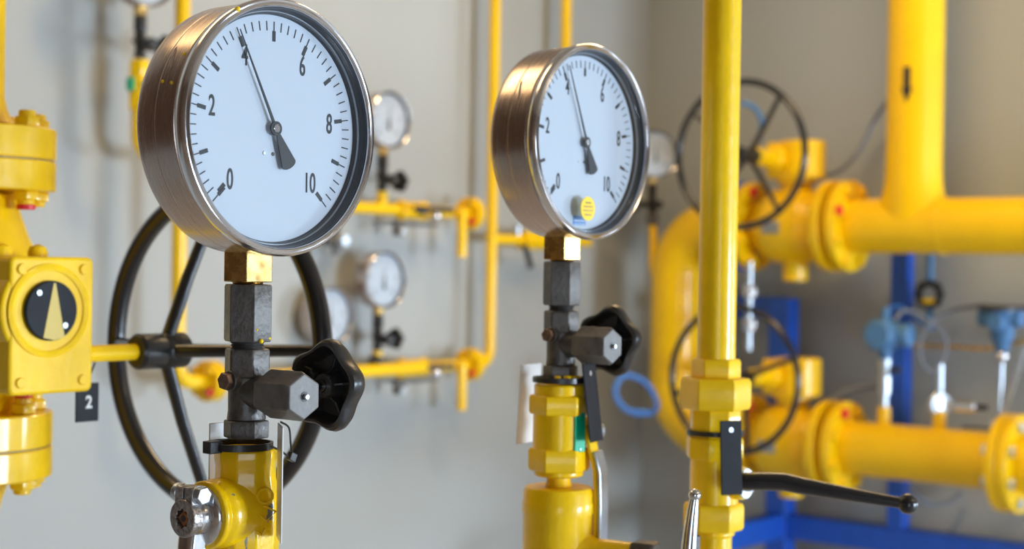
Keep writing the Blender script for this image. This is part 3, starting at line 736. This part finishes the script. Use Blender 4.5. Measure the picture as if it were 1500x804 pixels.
t = thing('yellow_riser_pipe', FG(ris_lo), 'yellow wall riser left of the middle gauge, bending into the lower pipe', 'pipe')
inv = t.matrix_world.inverted(); er = .045
pts = [Vector((-.07, 0, 0)), Vector((-er, 0, 0))] + arc(Vector((-er, er, 0)), er, Vector((1, 0, 0)), Vector((0, 1, 0)), -pi/2, 0, 10)[1:] + [Vector((0, 1.3, 0))]
MB().tube(pts, rp, 28).build('pipe', M['yellow_far'], t)
# branch to the right + second riser
bq = at(718, 350, ris_lo.y); bq = Vector((ris_lo.x, ris_lo.y, bq.z))
r2 = along(bq, U, 824)
t = thing('yellow_branch_pipe', FG(bq), 'short yellow branch pipe running behind the middle gauge socket', 'pipe'); inv = t.matrix_world.inverted()
MB().cyl(rp*.9, 0, (inv @ along(bq, U, 862)).x, AX, 28).build('pipe', M['yellow_far'], t)
vx = (inv @ along(bq, U, 775)).x
MB().nut(6, .034, vx-.04, vx+.0, 0, AX).cyl(.030, vx, vx+.09, AX, 28).build('valve_body', M['yellow_far'], t, .001)
MB().tube([(vx-.06, -.015, .03), (vx-.05, -.06, .04), (vx-.045, -.09, .045)], .010, 10).build('lever', M['black'], t)
MB().cyl(.012, .015, .045, T(vx-.06, 0, 0) @ RX(-pi/2), 16).build('vent_plug', M['zinc'], t)
t = thing('yellow_riser_pipe', FG(r2), 'thin yellow pipe rising above the middle gauge', 'pipe')
MB().cyl(rp, 0, 1.0, RX(-pi/2), 28).build('pipe', M['yellow_far'], t)

# left risers
rl = at(260, 540, 3.86)
t = thing('yellow_riser_pipe', FG(rl), 'yellow wall riser behind the big handwheel with an elbow and flange', 'pipe')
pts = [Vector((0, 1.4, 0)), Vector((0, er, 0))] + arc(Vector((er, er, 0)), er, Vector((-1, 0, 0)), Vector((0, -1, 0)), 0, pi/2, 10)[1:] + [Vector((.10, 0, 0))]
MB().tube([p-Vector((0, .035, 0)) for p in pts], .0185, 28).build('pipe', M['yellow_far'], t)
for x in (.085, .104):
    MB().cyl(.052, x, x+.016, T(0, -.035, 0) @ AX, 40, .002).build('flange', M['yellow_far'], t)
for j in range(4):
    a = R(45+90*j)
    MB().cyl(.009, .072, .088, T(0, -.035+.038*cos(a), .038*sin(a)) @ AX, 12).build('flange_bolt', M['red'] if j == 1 else M['yellow_far'], t)
MB().cyl(.018, .12, .9, T(0, -.035, 0) @ AX, 28).build('outlet_pipe', M['yellow_far'], t)
t = thing('ball_valve', FS(GC - Z*.036), 'small yellow ball valve above the nearest gauge case at the top left', 'ball valve')
MB().nut(6, .026, -.040, 0, 0).cyl(.024, -.09, -.035, I4, 28).nut(6, .026, -.12, -.085, 0).cyl(.017, -.18, -.115, I4, 24).build('body', M['yellow_far'], t, .001)
MB().tube([(.0, 0, -.18)] + [Vector((.05*(1-cos(R(10*i))), 0, -.18-.05*sin(R(10*i)))) for i in range(1, 10)] + [Vector((.12, 0, -.23))], .017, 20).build('elbow', M['yellow_far'], t)
MB().cyl(.012, .02, .040, T(0, 0, -.062) @ RX(pi/2), 16).build('valve_stem', M['zinc'], t)
MB().cyl(.004, .024, .028, T(0, 0, -.062) @ RY(-pi/2), 16).box(-.030, -.024, -.012, .012, -.075, -.045).build('label_plate', M['green'], t)
# small grey valve at 495,352
t = thing('small_wall_valve', FG(at(492, 352, 4.42)), 'small grey valve on the wall, right of the big handwheel top', 'valve')
MB().nut(6, .022, -.03, .03, 0, AX).cyl(.012, -.045, .045, AX, 20).cyl(.012, -.04, .04, RX(-pi/2), 20).build('body', M['dark2'], t, .001)
MB().cyl(.018, .02, .04, T(0, 0, 0), 20, .003).build('knob', M['zinc'], t)

# gauge on the right-hand wall near the corner
GD = at(955, 300, 5.35)
def place_rot(fn, P, *a, **kw):
    o = fn(P, *a, **kw)
    m = Matrix.Translation(P) @ Matrix.Rotation(R(-28), 4, 'Z') @ Matrix.Translation(-P)
    o.matrix_world = m @ o.matrix_world; return o
place_rot(gauge, GD, 5.0, 'gauge beside the room corner, half hidden behind the middle gauge', 'gauges along the wall')
place_rot(needle_valve, GD, 'black needle valve beside the room corner above the hooked yellow pipe', 'needle valves along the wall', flip=True)
t = thing('hooked_yellow_pipe', FS(GD-Z*.03), 'hooked yellow siphon pipe beside the room corner', 'pipe')
inv = t.matrix_world.inverted()
MB().nut(6, .020, -.04, 0, 0).build('nut', M['dark'], t)
MB().tube(spline([(0, 0, -.03), inv @ at(957, 345, 5.35), inv @ at(957, 390, 5.33), inv @ at(964, 410, 5.3), inv @ at(985, 416, 5.28)], 8), .014, 18).build('pipe', M['yellow_far'], t)

# ------------------------------------------------------------------ big piping on the right
PR = at(1337, 331, 4.75); RPI = .084
PL = Vector((PR.x, PR.y, at(1337, 664, 4.75).z))
def tN(P, px): return (along(P, N, px)-P).dot(N)
def flange_pair(t, x0, x1, caps, nm='flange'):
    """two discs along local x (N direction)"""
    for a, b in ((x0, (x0+x1)/2-.003), ((x0+x1)/2+.003, x1)):
        MB().cyl(.143, a, b, AX, 64, .003).build('flange', M['yellow_far'], t)
    for j in range(8):
        a = R(22.5+45*j); mm = T(0, .118*cos(a), .118*sin(a)) @ AX
        MB().nut(6, .018, x1, x1+.014, 0, mm).build('flange_bolt', M['red'] if (j in caps) else M['yellow_far'], t, .001)
        MB().nut(6, .018, x0-.014, x0, 0, mm).build('flange_bolt', M['yellow_far'], t, .001)
def FNX(o): return frame(o, N, U, Z)      # local x = N, y = U, z = up (left-handed check below)
def FP(o): return frame(o, N, Z, -U)       # x = N, y = up, z = towards camera-left
def big_run(P, label, caps, stubs=()):
    t = thing('large_yellow_pipe', FP(P), label, 'pipe')
    return t
# upper run
tu = thing('large_yellow_pipe', FP(PR), 'large yellow tee pipe with a black arrow, coming down at the right', 'pipe')
fx = tN(PR, 1250)
MB().cyl(RPI, fx, 2.2, AX, 64).build('pipe', M['yellow_far'], tu)
tee = MB(); rg = []
for z_, f_ in ((0, .0), (.055, .42), (.075, .22), (.10, .10), (.13, .035), (.17, .005), (.22, 0), (1.7, 0)):
    rg.append([tee.v((RPI*(1+f_*abs(cos(2*pi*i/64)))*cos(2*pi*i/64), z_, RPI*(1-.002)*sin(2*pi*i/64)), I4) for i in range(64)])
for A, B in zip(rg, rg[1:]):
    for i in range(64): tee.face([A[i], A[(i+1) % 64], B[(i+1) % 64], B[i]])
tee.build('riser', M['yellow_far'], tu)
sm = tN(PR, 1385)
MB().torus(RPI, .0025, T(sm, 0, 0) @ AX, 64, 8).build('weld_seam', M['yellow_far'], tu)
MB().cyl(.143, fx-.030, fx, AX, 64, .003).build('flange', M['yellow_far'], tu)
for j in range(8):
    a = R(22.5+45*j)
    MB().nut(6, .018, fx, fx+.014, 0, T(0, .118*cos(a), .118*sin(a)) @ AX).build('flange_bolt', M['red'] if j in (1, ) else M['yellow_far'], tu, .001)
# arrow on riser, curved on the surface facing the camera
ar = MB()
aoff = math.atan2(-(CP-PR).dot(-U), (CP-PR).dot(N))
az = math.atan2((CP-PR).dot(-U), (CP-PR).dot(N))+R(17)
zz0 = at(1327, 97, 4.67).z-PR.z; zz1 = at(1327, 150, 4.67).z-PR.z
def onpipe(s_, z): a = az+s_/RPI; return Vector((RPI*1.006*cos(a), z, RPI*1.006*sin(a)))
def cell(s0, s1, za0, za1, zb0, zb1):
    q_ = []
    for k_ in (1.002, 1.014):
        q_.append([ar.bm.verts.new(Vector((RPI*k_*cos(az+a_/RPI), z_, RPI*k_*sin(az+a_/RPI)))) for a_, z_ in ((s0, za0), (s1, zb0), (s1, zb1), (s0, za1))])
    ar.face(q_[0]); ar.face(q_[1])
    for i in range(4): ar.face([q_[0][i], q_[0][(i+1) % 4], q_[1][(i+1) % 4], q_[1][i]])
for i in range(4): cell(-.011+.0055*i, -.0055+.0055*i, zz0, zz1+.045, zz0, zz1+.045)
for i in range(4):
    a_, b_ = -.018+.009*i, -.009+.009*i
    cell(a_, b_, zz1+.045, zz1+.045*abs(a_)/.018, zz1+.045, zz1+.045*abs(b_)/.018)
aro = ar.build('flow_arrow', M['ink'], tu)
def gearvalve(P, px_c, label, plate, caps):
    cxn = tN(P, px_c)
    t = thing('gear_operated_valve', FP(P + N*cxn), label, 'valve', 'gear operated valves on the large pipes')
    hb = tN(P, 1215 if P is PR else 1208)-cxn; ha = -hb-.02
    MB().lathe([(0, ha), (.075, ha), (.085, ha+.03), (.115, ha+.06), (.120, -.05), (.118, .05), (.115, hb-.06), (.100, hb-.045), (.085, hb-.02), (.085, hb), (0, hb)], 64, AX).build('body', M['yellow_far'], t, ang=50)
    for x in (hb, ha-.03):
        MB().cyl(.143, x, x+.030, AX, 64, .003).build('flange', M['yellow_far'], t)
    for j in range(8):
        a = R(22.5+45*j); mm = T(0, .118*cos(a), .118*sin(a)) @ AX
        MB().nut(6, .018, hb-.014, hb, 0, mm).build('flange_bolt', M['yellow_far'], t, .001)
        MB().nut(6, .018, ha, ha+.014, 0, mm).build('flange_bolt', M['red'] if j == 0 else M['yellow_far'], t, .001)
    MB().cyl(.040, -.175, -.10, RX(-pi/2), 32, .004).build('base_stub', M['yellow_far'], t)
    MB().lathe([(0, .09), (.050, .09), (.050, .135), (.065, .14), (.065, .155), (0, .155)], 36, RX(-pi/2)).build('neck', M['yellow_far'], t)
    MB().box(-.075, .075, .150, .265, -.055, .065).cyl(.072, .150, .270, T(.02, 0, 0) @ RX(-pi/2), 40).cyl(.028, 0, .20, T(-.04, .212, .0), 28).cyl(.040, .06, .10, T(-.04, .212, 0), 28).build('gearbox', M['yellow_far'], t, .006)
    MB().box(-.055, .005, -.025, .012, .112, .1205, RX(0)).build('name_plate', M['greyring'], t)
    return t, ha
tv1, ha1 = gearvalve(PR, 1166, 'yellow gear valve on the upper large pipe, behind the upper handwheel', True, ())
tv2, ha2 = gearvalve(PL, 1160, 'yellow gear valve on the lower large pipe, behind the lower handwheel', True, ())
def rwheel(tv, px, py, label, phases, D=.222):
    Hc = tv.matrix_world @ Vector((-.04, .212, 0))
    # slide along -U until the column fits
    C = along(Hc, -U, px)
    t = thing('handwheel', FWH(C), label, 'handwheel', 'handwheels on the large pipe valves')
    handwheel(t, D, .0105, -.05*-1 if False else -.05, .024, -.09, -.01, phases, .0085, M['blackpaint'])
    ln = (C-Hc).length
    MB().cyl(.012, -ln+.19, -.05, I4, 20).build('drive_shaft', M['dark'], t)
    return t
rwheel(tv1, 1084, 213, 'upper black handwheel crossed by the tall yellow pipe', (52, 142, 232, 308))
rwheel(tv2, 1074, 549, 'lower black handwheel behind the union nut of the tall pipe', (20, 105, 195, 285))
# lower run
tl = thing('large_yellow_pipe', FP(PL), 'lower large yellow pipe with flanges, running to the right edge', 'pipe')
fx = tN(PL, 1244); rx = tN(PL, 1468)
MB().cyl(RPI, fx, rx, AX, 64).build('pipe', M['yellow_far'], tl)
MB().cyl(.143, fx-.030, fx, AX, 64, .003).build('flange', M['yellow_far'], tl)
for j in range(8):
    a = R(22.5+45*j)
    MB().nut(6, .018, fx, fx+.014, 0, T(0, .118*cos(a), .118*sin(a)) @ AX).build('flange_bolt', M['red'] if j == 0 else M['yellow_far'], tl, .001)
MB().cyl(.143, rx, rx+.03, AX, 64, .003).build('flange', M['yellow_far'], tl)
MB().cyl(.143, rx+.034, rx+.064, AX, 64, .003).cyl(.085, rx+.06, rx+.6, AX, 48).build('flange', M['yellow_far'], tl)
for j in range(8):
    a = R(22.5+45*j)
    MB().nut(6, .018, rx-.014, rx, 0, T(0, .118*cos(a), .118*sin(a)) @ AX).build('flange_bolt', M['zinc'], tl, .001)
    MB().nut(6, .018, rx+.064, rx+.08, 0, T(0, .118*cos(a), .118*sin(a)) @ AX).build('flange_bolt', M['zinc'], tl, .001)
for px in (1294, 1375):
    x = tN(PL, px)
    MB().cyl(.020, .06, .135, T(x, 0, 0) @ RX(-pi/2), 24, .002).build('instrument_stub', M['yellow_far'], tl)
# U bend behind valves
xb = tN(PR, 994)
vx1 = (tv1.matrix_world.translation-PR).dot(N)+ha1-.03; vx2 = (tv2.matrix_world.translation-PL).dot(N)+ha2-.03
tb = thing('yellow_pipe_bend', FP(PR), 'large yellow return bend joining the two valves at the room corner', 'pipe')
rb_ = .165; h = PL.z-PR.z; RB = RPI*1.04
pts = [Vector((vx1-.03, 0, 0)), Vector((xb+rb_, 0, 0))] + arc(Vector((xb+rb_, -rb_, 0)), rb_, Vector((0, 1, 0)), Vector((-1, 0, 0)), 0, pi/2)[1:]
pts += arc(Vector((xb+rb_, h+rb_, 0)), rb_, Vector((-1, 0, 0)), Vector((0, -1, 0)), 0, pi/2) + [Vector((vx2-.03, h, 0))]
MB().tube(pts, RB, 48).build('pipe', M['yellow_far'], tb)
MB().cyl(.146, vx1-.034, vx1-.004, AX, 56, .003).build('blue_flange', M['blue'], tb)
MB().cyl(.143, vx2-.034, vx2-.004, T(0, h, 0) @ AX, 56, .003).build('flange', M['yellow_far'], tb)
# threaded rods under blue flange
rd = thing('threaded_support_rod', FP(at(1098, 425, 4.98)), 'pale threaded support rod with nuts behind the lower handwheel', 'rod')
MB().cyl(.011, -.19, .09, RX(-pi/2), 16).build('rod', M['zinc'], rd)
for y in (0, -.105): MB().nut(6, .024, y-.022, y+.014, 0, RX(-pi/2), c=.1).build('nut', M['bezel'], rd)

# ------------------------------------------------------------------ blue frame
def beam(mb, a, b, w1, w2):
    d = (b-a).normalized(); x = Z if abs(d.z) < .9 else N; y = d.cross(x).normalized(); x = y.cross(d).normalized()
    rings = [[mb.v(p+x*sx*w1/2+y*sy*w2/2, I4) for sx, sy in ((-1, -1), (1, -1), (1, 1), (-1, 1))] for p in (a, b)]
    A, B = rings
    for i in range(4): mb.face([A[i], A[(i+1) % 4], B[(i+1) % 4], B[i]])
    mb.face(A[::-1]); mb.face(B)
pA = at(1322, 400, 4.98); pB = along(pA, N, 1149)
fr = thing('pipe_support_frame', Matrix.Translation((pB.x, pB.y, 0)), 'blue painted steel frame carrying the large pipes', 'frame')
def fb(name, pieces, mt=M['blue']):
    mb = MB(); i = fr.matrix_world.inverted()
    for a, b, w1, w2 in pieces: beam(mb, i @ a, i @ b, w1, w2)
    return mb.build(name, mt, fr, .003)
fb('post', [(Vector((pA.x, pA.y, 0)), Vector((pA.x, pA.y, PR.z-.05)), .055, .055)])
zt = at(1149, 452, pB.y).z
fb('post', [(Vector((pB.x, pB.y, 0)), Vector((pB.x, pB.y, zt+.035)), .075, .075)])
pC = along(pB, N, 1030)
fb('top_beam', [(Vector((pC.x, pC.y, zt)), Vector((pB.x, pB.y, zt)), .075, .06)])
zb = at(1160, 768, pB.y).z; pe = pB+N*2.2
fb('cross_beam', [(Vector((pB.x, pB.y, zb)), Vector((pe.x, pe.y, zb)), .080, .06)])
pf = pB-U*.55
fb('side_beam', [(Vector((pB.x, pB.y, zb)), Vector((pf.x, pf.y, zb)), .080, .06)])
fb('front_post', [(Vector((pf.x, pf.y, 0)), Vector((pf.x, pf.y, zb-.04)), .075, .075)])

# ------------------------------------------------------------------ instruments on the lower pipe
def X(t, px, py, Y): return t.matrix_world.inverted() @ at(px, py, Y)
base1 = tl.matrix_world @ Vector((tN(PL, 1294), .13, 0))
t = thing('pressure_transmitter', FP(base1), 'round blue transmitter on a chrome stem above the lower large pipe', 'transmitter', 'blue transmitters')
hh = at(1303, 490, base1.y).z-base1.z
MB().cyl(.012, 0, hh-.05, RX(-pi/2), 20).lathe([(0, .04), (.019, .045), (.019, .10), (.014, .105), (.019, .13), (.019, .175), (0, .18)], 24, RX(-pi/2)).build('stem', M['zinc'], t)
MB().cyl(.010, .02, .05, T(0, .12, 0) @ AX, 16, .002).build('stem_knob', M['black'], t)
mm = T(0, hh, 0)
bdy = MB().nut(8, .052, -.03, .055, R(22), mm, c=.08).cyl(.042, .045, .065, mm, 36, .004).cyl(.036, -.01, .085, mm @ AX, 28, .004).cyl(.014, .0, .082, mm @ RX(-pi/2), 20, .003).cyl(.02, -.075, 0, mm @ RX(-pi/2), 20)
bdy.build('housing', M['tblue'], t, .002)
base2 = tl.matrix_world @ Vector((tN(PL, 1375), .13, 0))
t = thing('manifold_valve', FP(base2), 'chrome manifold valve with a white handle above the lower large pipe', 'valve')
hh = at(1377, 592, base2.y).z-base2.z
MB().cyl(.010, -.01, hh-.02, RX(-pi/2), 16).torus(.026, .012, T(0, hh, 0) @ RY(R(50)), 36, 12).cyl(.016, -.018, .018, T(0, hh, 0) @ RY(R(50)), 24).cyl(.010, .02, .12, T(0, hh, 0) @ RX(-pi/2), 16).build('body', M['zinc'], t)
MB().cyl(.008, .0, .06, T(0, hh, 0) @ AX, 16).cyl(.019, .045, .115, T(0, hh, 0) @ AX, 24, .006).build('handle', M['bezel'], t)
MB().cyl(.009, .112, .15, T(0, hh, 0) @ AX, 16, .002).build('handle_tip', M['black'], t)
Y5 = 4.72
p = at(1468, 480, Y5)
t = thing('pressure_transmitter', FP(p), 'tapered blue transmitter near the right edge with a bright steel ball below', 'transmitter', 'blue transmitters')
MB().lathe([(0, -.07), (.020, -.07), (.026, -.045), (.034, -.03), (.036, .0), (.048, .03), (.052, .055), (0, .056)], 32, RX(-pi/2)).cyl(.028, -.06, .07, T(-.01, .03, 0) @ AX, 24, .003).cyl(.026, -.01, .068, T(0, .018, 0), 24, .004).build('housing', M['tblue'], t)
MB().cyl(.060, .052, .064, T(0.0, 0, 0) @ RX(-pi/2), 32, .003).box(-.075, .10, .056, .068, -.02, .02).build('top_cover', M['dark'], t)
MB().sphere(.020, T(0, -.085, 0)).build('steel_ball', M['bezel'], t)
MB().tube([(0, -.1, 0), (0, -.16, 0), (-.01, -.30, 0), (-.02, -.36, -.05)], .005, 10).build('impulse_tube', M['zinc'], t)
# round black knob valve on the post
p = at(1362, 431, 4.86)
t = thing('small_knob_valve', FP(p), 'small round black notched knob with a yellow centre beside the blue post', 'valve')
MB().lathe([(.022, -.012), (.040, -.014), (.046, -.004), (.046, .010), (.038, .014), (.024, .010), (.022, -.012)], 60, I4, lambda a, r: 1+.05*cos(8*a)).build('knob', M['black'], t)
MB().cyl(.022, -.02, .004, I4, 24).build('body', M['greyring'], t)
MB().box(-.020, .020, -.030, -.012, -.004, .012).build('label_plate', M['yellow_far'], t, .002)
MB().cyl(.012, .03, .14, RX(-pi/2), 12).cyl(.012, -.11, -.03, RX(-pi/2), 12).build('tube', M['tblue'], t)

def cable(name, pts, r, mt, label, cat='cable', group=None):
    P = spline([at(*p) for p in pts], 10); o = P[0]
    mb = MB(); mb.tube([p-o for p in P], r, 10)
    ob = mb.build(name, mt); ob.location = o; return tag(ob, label, cat, group)
cable('grey_cable', [(1208, 258, 5.0), (1235, 246, 5.03), (1262, 215, 5.05), (1280, 178, 5.05), (1300, 148, 4.98)], .008, M['hose_grey'], 'grey cable curving up to the vertical large pipe')
cable('grey_cable', [(1200, 608, 4.95), (1222, 585, 4.97), (1250, 570, 4.98), (1292, 565, 4.93)], .010, M['hose_grey'], 'grey cable curving up beside the lower large flange')
cable('blue_hose', [(950, 605, 4.9), (918, 600, 4.86), (901, 575, 4.84), (914, 550, 4.86), (945, 560, 4.9), (962, 590, 4.95), (955, 604, 4.97), (930, 606, 4.98)], .009, M['hose_blue'], 'blue hose loop hanging beside the corner bend', 'hose')
cable('grey_cable', [(1310, 470, 4.78), (1325, 455, 4.8), (1352, 465, 4.8), (1382, 490, 4.8), (1384, 520, 4.8), (1366, 545, 4.8), (1350, 530, 4.8), (1348, 500, 4.8), (1362, 475, 4.8), (1395, 455, 4.8), (1445, 447, 4.75)], .006, M['hose_grey'], 'thin grey cable looped between the two blue transmitters')
cable('blue_hose', [(1294, 470, 4.9), (1300, 452, 4.92), (1322, 450, 4.92), (1352, 476, 4.92), (1372, 480, 4.9)], .006, M['hose_blue'], 'thin blue hose arching over the round transmitter', 'hose')
cable('impulse_tube', [(1330, 505, 4.92), (1400, 508, 4.88), (1450, 510, 4.8), (1500, 500, 4.74), (1560, 495, 4.7)], .007, M['brass'], 'thin brownish tube running level behind the transmitters', 'tube')
cable('impulse_tube', [(1502, 505, 4.6), (1485, 560, 4.64), (1462, 625, 4.7), (1455, 660, 4.78)], .008, M['zinc'], 'thin grey tube slanting down at the right edge', 'tube')
cable('impulse_tube', [(1410, 625, 4.7), (1440, 627, 4.7), (1475, 632, 4.7)], .005, M['dark'], 'short dark wire just above the lower large pipe', 'tube')
cable('impulse_tube', [(1378, 548, 4.78), (1376, 562, 4.78), (1377, 575, 4.77)], .006, M['zinc'], 'short grey tube entering the chrome manifold valve', 'tube')
cable('grey_cable', [(1330, 716, 4.9), (1360, 738, 4.92), (1390, 735, 4.92), (1410, 722, 4.92)], .008, M['hose_grey'], 'grey cable sagging under the lower large pipe')
cable('blue_hose', [(1086, 150, 4.95), (1105, 158, 4.95), (1116, 180, 4.95), (1112, 205, 4.97)], .009, M['tblue'], 'dull blue hose seen inside the upper handwheel', 'hose')

t = thing('cable_tie', FS(at(552, 530, 4.46)), 'black band wrapped aslant round the stub under the lower wall gauge', 'cable tie')
MB().lathe([(.0175, -.011), (.024, -.011), (.024, .011), (.0175, .011), (.0175, -.011)], 32, RY(R(28))).build('strap', M['black'], t)
